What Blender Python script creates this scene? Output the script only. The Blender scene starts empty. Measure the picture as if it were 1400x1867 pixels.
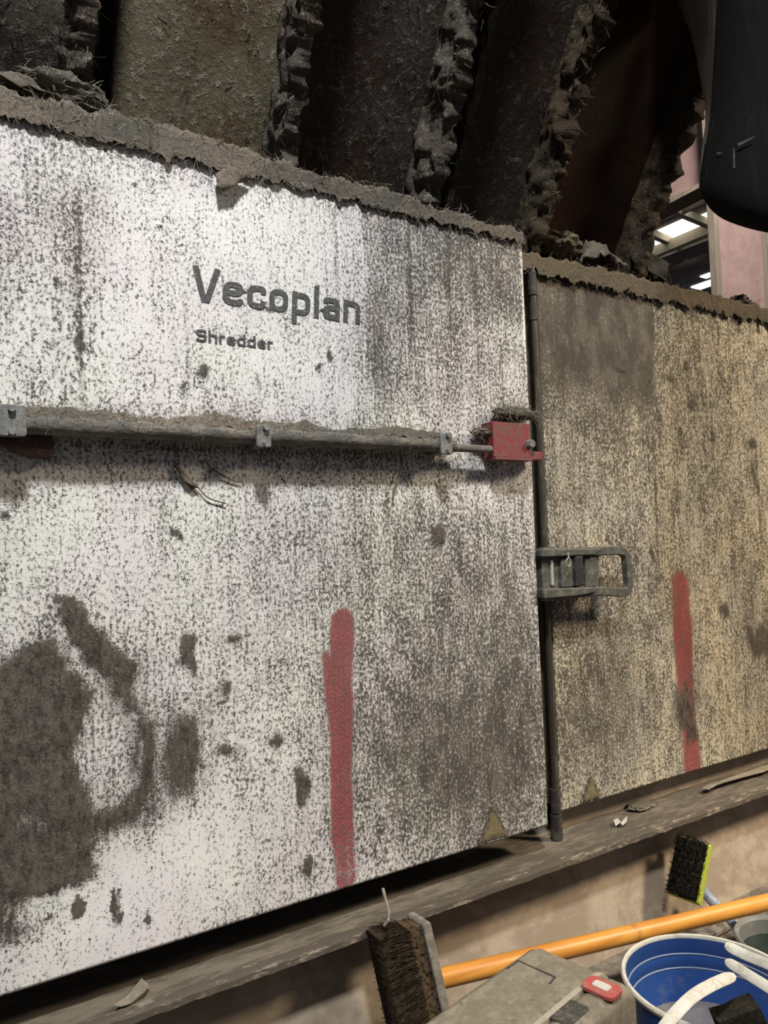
import bpy, bmesh, math, random
import numpy as np
from mathutils import Vector, Matrix, noise
random.seed(7); rng = np.random.default_rng(7)
S = bpy.context.scene; COL = S.collection

# ------------------------------------------------------------------ camera
W, H, F = 1400, 1867, 1350.0
yaw, pitch, roll = (math.radians(a) for a in (31.78, 2.49, -2.03))
cf = np.array([math.sin(yaw)*math.cos(pitch), math.cos(yaw)*math.cos(pitch), math.sin(pitch)])
cr = np.array([math.cos(yaw), -math.sin(yaw), 0.0]); cu = np.cross(cr, cf)
cr, cu = cr*math.cos(roll)+cu*math.sin(roll), -cr*math.sin(roll)+cu*math.cos(roll)
CP = np.array([0, -1.12, 0.85])
cd = bpy.data.cameras.new('camera'); cam = bpy.data.objects.new('camera', cd); COL.objects.link(cam)
M = Matrix.Identity(4)
for i in range(3):
    M[i][0], M[i][1], M[i][2], M[i][3] = cr[i], cu[i], -cf[i], CP[i]
cam.matrix_world = M
cd.sensor_fit = 'HORIZONTAL'; cd.sensor_width = 36; cd.lens = 36*F/W; cd.clip_start = .02
S.camera = cam

# ------------------------------------------------------------------ light
wd = bpy.data.worlds.new('world'); S.world = wd; wd.use_nodes = True
bg = wd.node_tree.nodes['Background']; bg.inputs[0].default_value = (.80, .86, 1, 1); bg.inputs[1].default_value = .16
S.view_settings.view_transform = 'Standard'; S.view_settings.look = 'None'
S.view_settings.exposure = 0.0; S.view_settings.gamma = 1; S.view_settings.use_curve_mapping = False
def area(name, loc, aim, size, power, col, spread=180):
    l = bpy.data.lights.new(name, 'AREA'); l.shape = 'DISK'; l.size = size; l.energy = power; l.color = col; l.spread = math.radians(spread)
    o = bpy.data.objects.new(name, l); COL.objects.link(o); o.location = loc
    o.rotation_euler = (Vector(aim)-Vector(loc)).to_track_quat('-Z', 'Y').to_euler(); return o
area('work_lamp', (-.1, -1.85, 3.9), (.45, 0, 1.0), .32, 42, (1, 1, .975), 90)
area('doorway_light', (3.5, -2.1, 3.1), (1.75, 0, .35), .7, 25, (1, .83, .60), 60)
area('column_fill', (2.7, -.3, 4.6), (4.2, 1.7, 2.8), .8, 58, (1, .95, .88), 90)  # added fill with no seen source, brightens the pink column and beam

# ------------------------------------------------------------------ helpers
def ray(x, y): return cf+(x-W/2)/F*cr-(y-H/2)/F*cu
def onY(x, y, Y=0.): d = ray(x, y); return CP+d*(Y-CP[1])/d[1]
def onZ(x, y, Z=0.): d = ray(x, y); return CP+d*(Z-CP[2])/d[2]
def at(x, y, dep): return CP+ray(x, y)*dep
LEAN = math.radians(30); ES = np.array([0, -math.sin(LEAN), math.cos(LEAN)]); EN = np.array([0, -math.cos(LEAN), -math.sin(LEAN)])
H0 = np.array([0, .20, 1.44])
def onH(x, y, off=0.):
    d = ray(x, y); t = ((H0+EN*off-CP)@EN)/(d@EN); p = CP+d*t; return p[0], (p-H0)@ES
def hp(x, s, n=0.): return H0+np.array([x, 0, 0])+ES*s+EN*n

def tag(o, label=None, cat=None, group=None, kind=None):
    if label: o['label'] = label
    if cat: o['category'] = cat
    if group: o['group'] = group
    if kind: o['kind'] = kind
    return o
def empty(name, loc=(0, 0, 0)):
    o = bpy.data.objects.new(name, None); COL.objects.link(o); o.location = loc; o.empty_display_size = .05; return o
def link(name, me, mat=None, parent=None):
    o = bpy.data.objects.new(name, me); COL.objects.link(o)
    if mat: me.materials.append(mat)
    if parent:
        o.parent = parent; pw = Vector((0, 0, 0)); q = parent
        while q: pw += Vector(q.location); q = q.parent
        o.location = -pw
    return o
def fin(name, bm, mat, parent=None, smooth=True, bevel=0, ang=40):
    bmesh.ops.recalc_face_normals(bm, faces=bm.faces)
    me = bpy.data.meshes.new(name); bm.to_mesh(me); bm.free()
    if smooth: me.polygons.foreach_set('use_smooth', [True]*len(me.polygons))
    o = link(name, me, mat, parent)
    if bevel:
        m = o.modifiers.new('bevel', 'BEVEL'); m.width = bevel; m.segments = 2; m.limit_method = 'ANGLE'; m.harden_normals = True
    elif smooth:
        try: me.set_sharp_from_angle(angle=math.radians(ang))
        except Exception: pass
    return o
def raw(name, v, f, mat, parent=None, smooth=True, ang=None):
    me = bpy.data.meshes.new(name); me.from_pydata([tuple(map(float, p)) for p in v], [], [tuple(int(i) for i in q) for q in f]); me.update()
    bm = bmesh.new(); bm.from_mesh(me); bpy.data.meshes.remove(me)
    return fin(name, bm, mat, parent, smooth, 0, ang or (100 if len(f) > 800 else 40))
def box(bm, c, s, rot=None):
    r = bmesh.ops.create_cube(bm, size=1); m = Matrix.Translation(c) @ (rot or Matrix.Identity(4)) @ Matrix.Diagonal((*s, 1))
    bmesh.ops.transform(bm, matrix=m, verts=r['verts']); return r['verts']
def frame_rot(ax, up):
    ax = Vector(ax).normalized(); y = Vector(up).cross(ax).normalized(); z = ax.cross(y)
    return Matrix((ax, y, z)).transposed().to_4x4()
def tube(bm, pts, r, seg=10, cap=True):
    pts = [Vector(p) for p in pts]; n = len(pts); rs = r if isinstance(r, (list, tuple)) else [r]*n
    t = (pts[1]-pts[0]).normalized(); up = Vector((0, 0, 1)) if abs(t.z) < .9 else Vector((1, 0, 0)); nx = t.cross(up).normalized(); rings = []
    for i, p in enumerate(pts):
        t = (pts[min(i+1, n-1)]-pts[max(i-1, 0)]).normalized(); nx = (nx-t*nx.dot(t)).normalized(); ny = t.cross(nx)
        rings.append([bm.verts.new(p+(nx*math.cos(a)+ny*math.sin(a))*rs[i]) for a in (2*math.pi*k/seg for k in range(seg))])
    for a, b in zip(rings, rings[1:]):
        for k in range(seg): bm.faces.new((a[k], a[(k+1) % seg], b[(k+1) % seg], b[k]))
    if cap: bm.faces.new(rings[0][::-1]); bm.faces.new(rings[-1])
def prism(bm, poly, z0, z1, mat4=None):
    a = [bm.verts.new((x, y, z0)) for x, y in poly]; b = [bm.verts.new((x, y, z1)) for x, y in poly]; n = len(poly)
    bm.faces.new(a[::-1]); bm.faces.new(b)
    for i in range(n): bm.faces.new((a[i], a[(i+1) % n], b[(i+1) % n], b[i]))
    if mat4: bmesh.ops.transform(bm, matrix=mat4, verts=a+b)
def rrect(w, h, r, n=5):
    out = []
    for cx, cy, a0 in ((w/2-r, h/2-r, 0), (-w/2+r, h/2-r, 90), (-w/2+r, -h/2+r, 180), (w/2-r, -h/2+r, 270)):
        for k in range(n+1):
            a = math.radians(a0+90*k/n); out.append((cx+r*math.cos(a), cy+r*math.sin(a)))
    return out
def lathe(bm, prof, seg=48, c=(0, 0, 0)):
    rings = [[bm.verts.new((c[0]+r*math.cos(2*math.pi*k/seg), c[1]+r*math.sin(2*math.pi*k/seg), c[2]+z)) for k in range(seg)] for r, z in prof]
    for a, b in zip(rings, rings[1:]):
        for k in range(seg): bm.faces.new((a[k], a[(k+1) % seg], b[(k+1) % seg], b[k]))
def fbm(x, y, z, o=4): return noise.fractal(Vector((x, y, z)), 1.0, 2.0, o)
def strands(name, seeds, n, length, r, mat, parent=None, droop=.3, flat=None):
    """loose fibres: short bent three-sided threads around the seed points"""
    V, Fc = [], []
    for _ in range(n):
        p = np.array(seeds[rng.integers(len(seeds))], float)+rng.normal(size=3)*.004
        d = rng.normal(size=3); d[2] -= droop
        if flat is not None: d = d-flat*(d@flat)*.8
        d /= np.linalg.norm(d); L = length*rng.uniform(.35, 1.3); k = rng.normal(size=3)*.7; m = 4; base = len(V)
        e1 = np.cross(d, [.3, .5, .8]); e1 /= np.linalg.norm(e1); e2 = np.cross(d, e1)
        for i in range(m):
            rr = r*(1-.55*i/(m-1))
            for a in (0, 2.09, 4.19): V.append(p+(e1*math.cos(a)+e2*math.sin(a))*rr)
            d = d+k*.35; d /= np.linalg.norm(d); p = p+d*L/(m-1)
        for i in range(m-1):
            for a in range(3): b = base+3*i; Fc.append((b+a, b+(a+1) % 3, b+3+(a+1) % 3, b+3+a))
    me = bpy.data.meshes.new(name); me.from_pydata([tuple(v) for v in V], [], Fc); me.update()
    o = link(name, me, mat, parent); o['kind'] = 'stuff'; return o

# ------------------------------------------------------------------ materials
class NT:
    def __init__(s, name):
        s.m = bpy.data.materials.new(name); s.m.use_nodes = True; s.t = s.m.node_tree; s.b = s.t.nodes['Principled BSDF']; s.tc = None
    def n(s, typ, **kw):
        o = s.t.nodes.new(typ)
        for k, v in kw.items(): setattr(o, k, v)
        return o
    def put(s, sock, v):
        if isinstance(v, (int, float)): sock.default_value = v
        elif isinstance(v, tuple): sock.default_value = (*v, 1) if len(v) == 3 and sock.type == 'RGBA' else v
        else: s.t.links.new(v, sock)
    def math(s, op, a, b=0., c=0., clamp=False):
        o = s.n('ShaderNodeMath', operation=op, use_clamp=clamp)
        for i, v in enumerate((a, b, c)): s.put(o.inputs[i], v)
        return o.outputs[0]
    def co(s, scale=(1, 1, 1), rot=(0, 0, 0), loc=(0, 0, 0)):
        if not s.tc: s.tc = s.n('ShaderNodeTexCoord')
        o = s.n('ShaderNodeMapping'); o.inputs['Scale'].default_value = scale; o.inputs['Rotation'].default_value = rot; o.inputs['Location'].default_value = loc
        s.t.links.new(s.tc.outputs['Object'], o.inputs[0]); return o.outputs[0]
    def noise(s, scale, detail=3, rough=.55, vec=(1, 1, 1), dist=0, loc=(0, 0, 0), rot=(0, 0, 0)):
        o = s.n('ShaderNodeTexNoise'); s.put(o.inputs['Vector'], s.co(vec, rot, loc)); o.inputs['Scale'].default_value = scale
        o.inputs['Detail'].default_value = detail; o.inputs['Roughness'].default_value = rough; o.inputs['Distortion'].default_value = dist
        return o.outputs['Fac']
    def mix(s, f, a, b):
        o = s.n('ShaderNodeMix', data_type='RGBA'); s.put(o.inputs[0], f); s.put(o.inputs[6], a); s.put(o.inputs[7], b); return o.outputs[2]
    def attr(s, name): return s.n('ShaderNodeAttribute', attribute_name=name).outputs['Fac']
    def step(s, v, lo, hi): 
        o = s.n('ShaderNodeMapRange', interpolation_type='SMOOTHSTEP'); s.put(o.inputs[0], v); s.put(o.inputs[1], lo); s.put(o.inputs[2], hi); return o.outputs[0]
    def bump(s, h, strength=.5, dist=.003):
        o = s.n('ShaderNodeBump'); o.inputs['Strength'].default_value = strength; o.inputs['Distance'].default_value = dist; s.put(o.inputs['Height'], h)
        s.t.links.new(o.outputs[0], s.b.inputs['Normal'])
    def out(s, col, rough=.8, spec=.25, metal=0.):
        s.put(s.b.inputs['Base Color'], col); s.put(s.b.inputs['Roughness'], rough); s.b.inputs['Specular IOR Level'].default_value = spec; s.put(s.b.inputs['Metallic'], metal); return s.m

def dusty(name, base, dust, amount=.5, scale=40, vec=(1, 1, 1), rough=.8, spec=.2, bump=.4, bd=.003, spots=None, metal=0.):
    k = NT(name); a = k.noise(scale, 5, .65, vec); b = k.noise(scale*5, 3, .6, vec, loc=(3, 1, 7))
    v = k.math('ADD', k.math('MULTIPLY', a, .65), k.math('MULTIPLY', b, .35))
    f = k.step(v, .62-.3*amount, .78-.38*amount+.06); c = k.mix(f, base, dust)
    if spots: c = k.mix(k.step(k.noise(scale*2.3, 4, .6, vec, loc=(9, 9, 2)), .60, .68), c, spots)
    k.bump(v, bump, bd); return k.out(c, rough, spec, metal)

def door_mat(name, white, film, tint):
    k = NT(name); g = k.attr('grime_shade'); mud = k.attr('mud'); red = k.attr('paint')
    n1 = k.noise(215, 3, .66, (1, 1, .70)); n2 = k.noise(75, 5, .72, (1.9, 1, .07)); n3 = k.noise(24, 5, .7, (1, 1, .55)); n4 = k.noise(430, 2, .55, (1, 1, .8), loc=(4, 4, 4))
    v = k.math('ADD', k.math('MULTIPLY', n1, .46), k.math('MULTIPLY', n4, .22)); v = k.math('ADD', v, k.math('MULTIPLY', n2, .16)); v = k.math('ADD', v, k.math('MULTIPLY', n3, .16))
    t = k.math('MULTIPLY_ADD', g, .165, .402)
    speck = k.step(v, k.math('ADD', t, .055), k.math('SUBTRACT', t, .062))
    hue = k.mix(k.step(k.noise(5, 3, .5, loc=(2, 0, 5)), .38, .62), white, tint)
    fm = k.math('MULTIPLY', k.math('MULTIPLY_ADD', k.step(k.math('MULTIPLY_ADD', n4, .4, k.math('MULTIPLY', k.noise(48, 5, .75, (1.3, 1, .4), loc=(1, 1, 1)), .6)), .36, .64), .72, .28), k.math('MULTIPLY_ADD', g, 1.15, -.14, clamp=True))
    c = k.mix(fm, hue, film)
    rs = k.step(k.math('MULTIPLY_ADD', k.math('SUBTRACT', n1, .5), 1.3, red), .34, .66)
    rc = k.mix(k.step(n3, .4, .62), (.30, .036, .045), (.19, .026, .032))
    c = k.mix(k.math('MULTIPLY', rs, .90), c, rc)
    dark = k.mix(k.step(n3, .42, .6), (.050, .042, .035), (.095, .080, .064))
    sp = k.math('MULTIPLY', speck, k.math('SUBTRACT', 1.0, k.math('MULTIPLY', rs, .45)))
    c = k.mix(k.math('MULTIPLY', sp, .95), c, dark)
    dg = k.noise(75, 4, .7, (1, 1, .22), rot=(0, -.75, 0), loc=(6, 1, 2))
    ed = k.math('ADD', k.math('MULTIPLY', n1, .40), k.math('ADD', k.math('MULTIPLY', dg, .35), k.math('MULTIPLY', n3, .25)))
    md = k.step(k.math('MULTIPLY_ADD', k.math('SUBTRACT', ed, .5), 2.6, mud), .36, .62)
    n5 = k.noise(110, 5, .72, (1, 1, .35), rot=(0, -.75, 0), loc=(8, 2, 3)); mc = k.mix(k.step(n5, .36, .62), (.034, .028, .023), (.095, .079, .062))
    mc = k.mix(k.step(k.noise(300, 2, .6, loc=(2, 8, 1)), .60, .72), mc, (.17, .14, .105))
    c = k.mix(k.math('MULTIPLY', md, .95), c, mc)
    hgt = k.math('ADD', k.math('MULTIPLY', speck, .3), k.math('MULTIPLY', k.math('MULTIPLY', md, n5), 2.0))
    k.bump(hgt, .55, .003)
    return k.out(c, k.math('MULTIPLY_ADD', speck, .3, .6), .22)

M_door = door_mat('dirty_white_paint', (.83, .835, .80), (.235, .208, .17), (.79, .755, .77))
M_doorR = door_mat('dirty_cream_paint', (.68, .62, .475), (.20, .165, .112), (.55, .52, .45))
M_letter = dusty('grey_lettering', (.070, .072, .072), (.13, .13, .128), .45, 160, bump=.2, bd=.001, spots=(.38, .37, .36))
def hopper_mat(name, base, brown, fleck, fa, sc=1.):
    k = NT(name)
    w = k.noise(42*sc, 3, .6, (1, 1, 1), dist=1.6); l1 = k.math('ABSOLUTE', k.math('SUBTRACT', w, .5)); ln = k.step(l1, .020, .004)
    msk = k.step(k.noise(13*sc, 4, .7, loc=(5, 5, 5)), .62-fa, .86-fa)
    lum = k.noise(70*sc, 4, .7, loc=(7, 3, 1)); clump = k.math('MULTIPLY', k.step(lum, .52, .66), msk)
    c = k.mix(k.step(k.noise(6, 4, .6), .38, .62), base, brown)
    f = k.math('MAXIMUM', k.math('MULTIPLY', ln, k.math('MULTIPLY', msk, .85)), k.math('MULTIPLY', clump, .7))
    c = k.mix(f, c, fleck); k.bump(k.math('ADD', f, k.math('MULTIPLY', lum, .4)), .8, .006); return k.out(c, .85, .15)
M_dust = hopper_mat('grey_brown_dust', (.095, .087, .072), (.165, .135, .108), (.28, .255, .215), .34, 2.2)
M_dustw = hopper_mat('warm_dust', (.110, .090, .064), (.14, .110, .075), (.27, .225, .16), .32, 2.2)
M_fib = dusty('pale_fibre', (.20, .18, .15), (.34, .30, .25), .6, 60, rough=1, spec=.05)
M_fibd = dusty('dim_fibre', (.10, .09, .072), (.17, .15, .12), .6, 60, rough=1, spec=.05)
M_steel = dusty('dark_dirty_steel', (.030, .027, .024), (.10, .088, .070), .45, 30, rough=.6, spec=.35)
M_black = dusty('black_gap_steel', (.012, .011, .010), (.03, .027, .022), .4, 30, rough=.7)
M_rod = dusty('worn_steel_rod', (.050, .044, .034), (.13, .11, .08), .4, 60, (1, 1, .2), rough=.4, spec=.5, metal=.35)
M_pipe = dusty('dusty_grey_pipe', (.105, .100, .090), (.20, .178, .150), .6, 45, (.4, 1, 1), rough=.8, bump=.7, bd=.006)
M_clamp = dusty('grey_zinc_clamp', (.13, .135, .13), (.24, .235, .215), .6, 80, rough=.65, spec=.35)
M_red = dusty('chipped_red_paint', (.20, .026, .034), (.135, .062, .056), .68, 60, rough=.6, spec=.35, spots=(.10, .05, .045))
M_latch = dusty('green_grey_latch', (.060, .062, .055), (.135, .130, .108), .55, 60, rough=.6, spec=.35, bump=.5)
M_latchd = dusty('dark_latch_block', (.022, .024, .023), (.06, .057, .048), .5, 60, rough=.45, spec=.45)
M_ring = dusty('bright_chain', (.38, .37, .33), (.22, .20, .17), .5, 120, rough=.5, spec=.5)
M_base = dusty('tan_dusty_base', (.27, .215, .16), (.37, .305, .235), .62, 7, (1, 1, 1.4), rough=.75, spec=.25, bump=.35, bd=.004, spots=None)
M_ledge = dusty('dusty_ledge_steel', (.088, .074, .058), (.165, .140, .108), .6, 12, (.5, 1.6, 1), rough=.9, bump=.5, bd=.004)
M_lip = dusty('worn_ledge_lip', (.085, .070, .055), (.40, .34, .26), .36, 60, (.3, 1, 1), rough=.6, spec=.4)
M_floor = dusty('concrete_floor', (.115, .100, .082), (.22, .19, .155), .6, 14, rough=.95, bump=.5, bd=.006)
M_rubber = dusty('black_rubber', (.007, .0073, .007), (.014, .014, .0125), .45, 8, (2.5, 2.5, .5), rough=.85, spec=.06, bump=.15)
M_rubside = dusty('lit_rubber_side', (.13, .12, .10), (.20, .182, .152), .6, 20, (3, 3, .4), rough=.85, bump=.2)  # side of the same rubber, coloured paler as the lit face
M_scuff = dusty('pale_scuff', (.05, .05, .045), (.09, .088, .08), .5, 60)
M_pink = dusty('faded_pink_steel', (.30, .195, .180), (.35, .24, .215), .6, 4, rough=.7, bump=.1)
M_flange = dusty('grimy_flange', (.20, .165, .13), (.33, .26, .21), .5, 8, (1, 1, .2), rough=.8, bump=.3)
M_wood = None
def wood():
    k = NT('varnished_pine'); g = k.noise(30, 5, .6, (.12, 1, 1), dist=.6); c = k.mix(k.step(g, .35, .66), (.66, .31, .055), (.50, .20, .035)); c = k.mix(k.step(k.noise(12, 4, .6), .6, .75), c, (.30, .15, .05))
    k.bump(g, .1, .001); return k.out(c, .42, .45)
M_wood = wood()
M_blue = dusty('blue_plastic', (.020, .062, .23), (.06, .095, .21), .45, 18, rough=.38, spec=.45, bump=.05)
M_bluein = dusty('dusty_bucket_bottom', (.17, .16, .17), (.23, .22, .215), .6, 14, rough=.8, bump=.2)
M_white = dusty('off_white_plastic', (.62, .595, .52), (.46, .425, .35), .5, 45, rough=.5, spec=.4, bump=.1)
M_case = dusty('dusty_khaki_case', (.175, .152, .112), (.245, .215, .162), .62, 26, rough=.85, bump=.35, bd=.003, spots=(.15, .13, .10))
M_cased = dusty('dark_case_recess', (.055, .052, .045), (.13, .118, .095), .5, 40, rough=.8)
M_latred = dusty('faded_red_plastic', (.40, .085, .075), (.34, .15, .12), .5, 60, rough=.6)
M_brist = dusty('dark_brown_bristle', (.040, .030, .020), (.085, .063, .042), .5, 220, (1, 1, 1), rough=1, bump=1, bd=.004, spec=.05)
M_brist2 = dusty('tan_bristle_roots', (.085, .058, .034), (.17, .12, .075), .5, 200, rough=1, bump=1, bd=.004, spec=.05)
M_bind = dusty('grey_head_board', (.17, .15, .125), (.28, .245, .20), .6, 60, rough=.8)
M_lime = dusty('lime_plastic', (.42, .50, .045), (.52, .50, .16), .5, 50, rough=.5, bump=.1)
M_bb = dusty('black_bristle', (.026, .022, .016), (.080, .066, .048), .5, 300, rough=1, bump=1, bd=.003, spec=.08)
M_bluegrey = dusty('blue_grey_handle', (.20, .25, .34), (.36, .37, .40), .5, 40, rough=.5)
M_glassy = dusty('grey_tub_plastic', (.16, .16, .145), (.24, .23, .20), .5, 20, rough=.5)
M_green = dusty('dark_green_liquid', (.010, .022, .018), (.018, .032, .026), .5, 10, rough=.25, spec=.5, bump=.1)
M_roof = dusty('grimy_roof_sheet', (.20, .17, .145), (.30, .255, .215), .5, .8, rough=.9, bump=.1)
M_purlin = dusty('cream_purlin', (.50, .43, .30), (.40, .34, .25), .5, 2, rough=.7, bump=.1)
def emit(name, col, st):
    k = NT(name); k.put(k.b.inputs['Emission Color'], col); k.b.inputs['Emission Strength'].default_value = st; return k.out((.8, .8, .8), .6)
M_sky = emit('translucent_skylight', (1, 1, .98), 2.6); M_skyd = emit('grimy_skylight', (.75, .68, .58), .42)

M_hop1 = hopper_mat('rusty_olive_steel_lit', (.165, .145, .095), (.12, .078, .045), (.40, .37, .31), .28)  # hopper steel split by panel: lamp falloff put into the colours, this one lit
M_hop2 = hopper_mat('rusty_dark_steel', (.034, .032, .027), (.040, .024, .018), (.20, .185, .15), .24)
M_hop3 = hopper_mat('rusty_brown_steel_shaded', (.020, .013, .008), (.028, .011, .006), (.08, .06, .04), .08)  # colour cut further to keep the right panel in shade
M_rib = hopper_mat('fibre_caked_rib', (.048, .043, .036), (.065, .050, .040), (.25, .225, .185), .34)
M_rib_shaded = hopper_mat('fibre_caked_rib_warm_shaded', (.030, .024, .017), (.042, .028, .018), (.17, .135, .085), .30)  # rib colour darkened to carry the hopper's shading

# ------------------------------------------------------------------ setting
bm = bmesh.new(); box(bm, (2, 2, -.05), (30, 30, .1)); tag(fin('floor', bm, M_floor, smooth=False), kind='structure')
# shed roof: sheets at 6 m with skylights and purlins
ceil = empty('ceiling', (10, 6, 6)); tag(ceil, kind='structure')
bm = bmesh.new(); box(bm, (9, 9, 6.16), (22, 16, .06)); fin('roof_sheet', bm, M_roof, ceil, smooth=False)
def sky(px, mat, nm='skylight_panel', z=6.12):
    q = [onZ(x, y, z) for x, y in px]; xs = sorted(p[0] for p in q); ys = sorted(p[1] for p in q)
    x0, x1 = (xs[0]+xs[1])/2, (xs[2]+xs[3])/2; y0, y1 = (ys[0]+ys[1])/2, (ys[2]+ys[3])/2
    b = bmesh.new(); box(b, ((x0+x1)/2, (y0+y1)/2, z), (x1-x0, y1-y0, .03)); fin(nm, b, mat, ceil, smooth=False)
sky([(1186, 388), (1290, 350), (1296, 363), (1200, 398)], M_sky)
sky([(1166, 433), (1257, 397), (1290, 409), (1196, 450)], M_sky)
sky([(1278, 392), (1320, 375), (1335, 384), (1296, 402)], M_sky)
sky([(1212, 460), (1256, 450), (1278, 463), (1240, 476)], M_skyd)
sky([(1262, 521), (1312, 506), (1316, 514), (1270, 529)], M_sky)
sky([(1278, 503), (1296, 497), (1302, 501), (1286, 508)], M_sky)
def beam(name, a, b, w, h, mat, par):
    a, b = Vector(a), Vector(b); bb = bmesh.new(); box(bb, (a+b)/2, ((b-a).length, w, h), frame_rot(b-a, (0, 0, 1))); return fin(name, bb, mat, par, smooth=False)
def span(p, q, z, w, h, nm='purlin', ext=.5, mat=None):
    a, b = onZ(*p, z), onZ(*q, z); d = (b-a)*ext; beam(nm, a-d, b+d, w, h, mat or M_purlin, ceil)
span((1180, 466), (1296, 417), 5.9, .13, .18)
span((1212, 375), (1298, 411), 6.0, .10, .12); span((1182, 423), (1234, 446), 6.0, .10, .12)
span((1232, 445), (1296, 418), 6.03, .06, .08, ext=.2)
span((1180, 412), (1290, 365), 6.0, .05, .10, mat=M_flange)
span((1200, 478), (1300, 440), 5.95, .5, .10, mat=M_roof); span((1215, 500), (1300, 470), 5.95, .35, .1, mat=M_roof)
# far gable wall and pink steelwork
bm = bmesh.new(); box(bm, (9, 17, 3), (24, .15, 6.2)); tag(fin('wall_back', bm, M_roof, smooth=False), kind='structure')
col = empty('steel_column', (4.27, 1.55, 0)); tag(col, 'faded pink steel I-beam column behind the right end of the machine', 'column')
x0 = onY(1306, 470, 1.6)[0]; x1 = onY(1396, 470, 1.6)[0]
bm = bmesh.new(); box(bm, ((x0+x1)/2, 1.62, 2.4), (x1-x0-.03, .02, 4.8)); fin('web', bm, M_pink, col, smooth=False)
for xx in (x0, x1):
    bm = bmesh.new(); box(bm, (xx, 1.61, 2.4), (.045, .05, 4.8)); fin('flange', bm, M_flange, col, smooth=False, bevel=.004)
bmp = onY(1250, 345, 1.9)
pb = empty('overhead_beam', (bmp[0], 1.9, bmp[2])); tag(pb, 'faded pink horizontal steel beam under the roof, left of the pink column', 'beam')
a = onY(1180, 385, 2.2); b = onY(1330, 335, 1.55); 
a[2] = b[2] = (a[2]+b[2])/2+.25
d = (b-a)/np.linalg.norm(b-a); beam('beam_web', a-d*.6, b-d*.05, .06, .5, M_pink, pb)
beam('beam_flange', a-d*.6-np.array([0, 0, .255]), b-d*.05-np.array([0, 0, .255]), .16, .03, M_flange, pb)

# ------------------------------------------------------------------ the machine
mach = empty('industrial_shredder', (.9, .5, 0)); tag(mach, 'large dirty white shredder with two doors, long lock bar and rusty hopper', 'machine')
bm = bmesh.new(); box(bm, (.9, .72, .72), (3.4, 1.1, 1.40)); fin('machine_body', bm, M_black, mach, smooth=False)

def seg_poly_sd(X, Z, poly):
    d = np.full(X.shape, 9.); ins = np.zeros(X.shape, bool); n = len(poly)
    for i in range(n):
        (ax, az), (bx, bz) = poly[i], poly[(i+1) % n]; ex, ez = bx-ax, bz-az
        t = np.clip(((X-ax)*ex+(Z-az)*ez)/(ex*ex+ez*ez+1e-12), 0, 1); d = np.minimum(d, np.hypot(X-ax-t*ex, Z-az-t*ez))
        c = ((az > Z) != (bz > Z)) & (X < (bx-ax)*(Z-az)/(bz-az+1e-12)+ax); ins ^= c
    return np.where(ins, -d, d)
def line_d(X, Z, pts, rad):
    d = np.full(X.shape, 9.)
    for (ax, az), (bx, bz), ra, rb in zip(pts, pts[1:], rad, rad[1:]):
        ex, ez = bx-ax, bz-az; t = np.clip(((X-ax)*ex+(Z-az)*ez)/(ex*ex+ez*ez+1e-12), 0, 1)
        d = np.minimum(d, np.hypot(X-ax-t*ex, Z-az-t*ez)-(ra+(rb-ra)*t))
    return d
def cheap_noise(X, Z, f, s):
    r = np.random.default_rng(s); out = np.zeros(X.shape)
    for k in range(5):
        for _ in range(5):
            a = r.uniform(0, 6.28); out += np.sin((X*math.cos(a)+Z*math.sin(a))*f*2**k+r.uniform(0, 6.28))*.5/1.7**k
    return out/2.2
def make_door(name, x0, x1, z0, z1, y, th, mat, paint_fn):
    nx, nz = int((x1-x0)/.004), int((z1-z0)/.004)
    gx, gz = np.meshgrid(np.linspace(x0, x1, nx+1), np.linspace(z0, z1, nz+1)); X, Z = gx.ravel(), gz.ravel()
    g, mud, red = paint_fn(X, Z)
    mm = np.clip((mud-.35)/.4, 0, 1); hn = cheap_noise(X, Z, 60, 3)
    Y = y-mm*(.0012+.0016*hn)-.0012*cheap_noise(X, Z, 7, 5)
    N = len(X); V = np.stack([X, Y, Z], 1); idx = np.arange(N).reshape(nz+1, nx+1)
    Q = np.stack([idx[:-1, :-1], idx[:-1, 1:], idx[1:, 1:], idx[1:, :-1]], -1).reshape(-1, 4)
    loop = np.concatenate([idx[0, :], idx[1:, -1], idx[-1, -2::-1], idx[-2:0:-1, 0]]); back = V[loop].copy(); back[:, 1] = y+th
    bi = np.arange(len(loop))+N; nl = np.roll(loop, -1); nb = np.roll(bi, -1)
    sides = np.stack([loop, bi, nb, nl], 1); V = np.concatenate([V, back])
    me = bpy.data.meshes.new(name); me.from_pydata(V.tolist(), [], np.concatenate([Q, sides]).tolist()+[bi[::-1].tolist()]); me.update()
    me.polygons.foreach_set('use_smooth', [True]*len(Q)+[False]*(len(sides)+1))
    for nm, arr in (('grime_shade', g), ('mud', mud), ('paint', red)):  # first map holds dirt density plus painted hopper shade and bright areas
        at_ = me.attributes.new(nm, 'FLOAT', 'POINT'); at_.data.foreach_set('value', np.concatenate([arr, arr[loop]]).astype(np.float32))
    return link(name, me, mat, mach)
def wall_pts(pl, Y): return [(lambda p: (p[0], p[2]))(onY(x, y, Y)) for x, y in pl]
def warp(X, Z):
    return X+.007*cheap_noise(X, Z, 55, 91)+.004*cheap_noise(X, Z, 190, 92), Z+.008*cheap_noise(X, Z, 50, 93)+.005*cheap_noise(X, Z, 190, 94)
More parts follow.
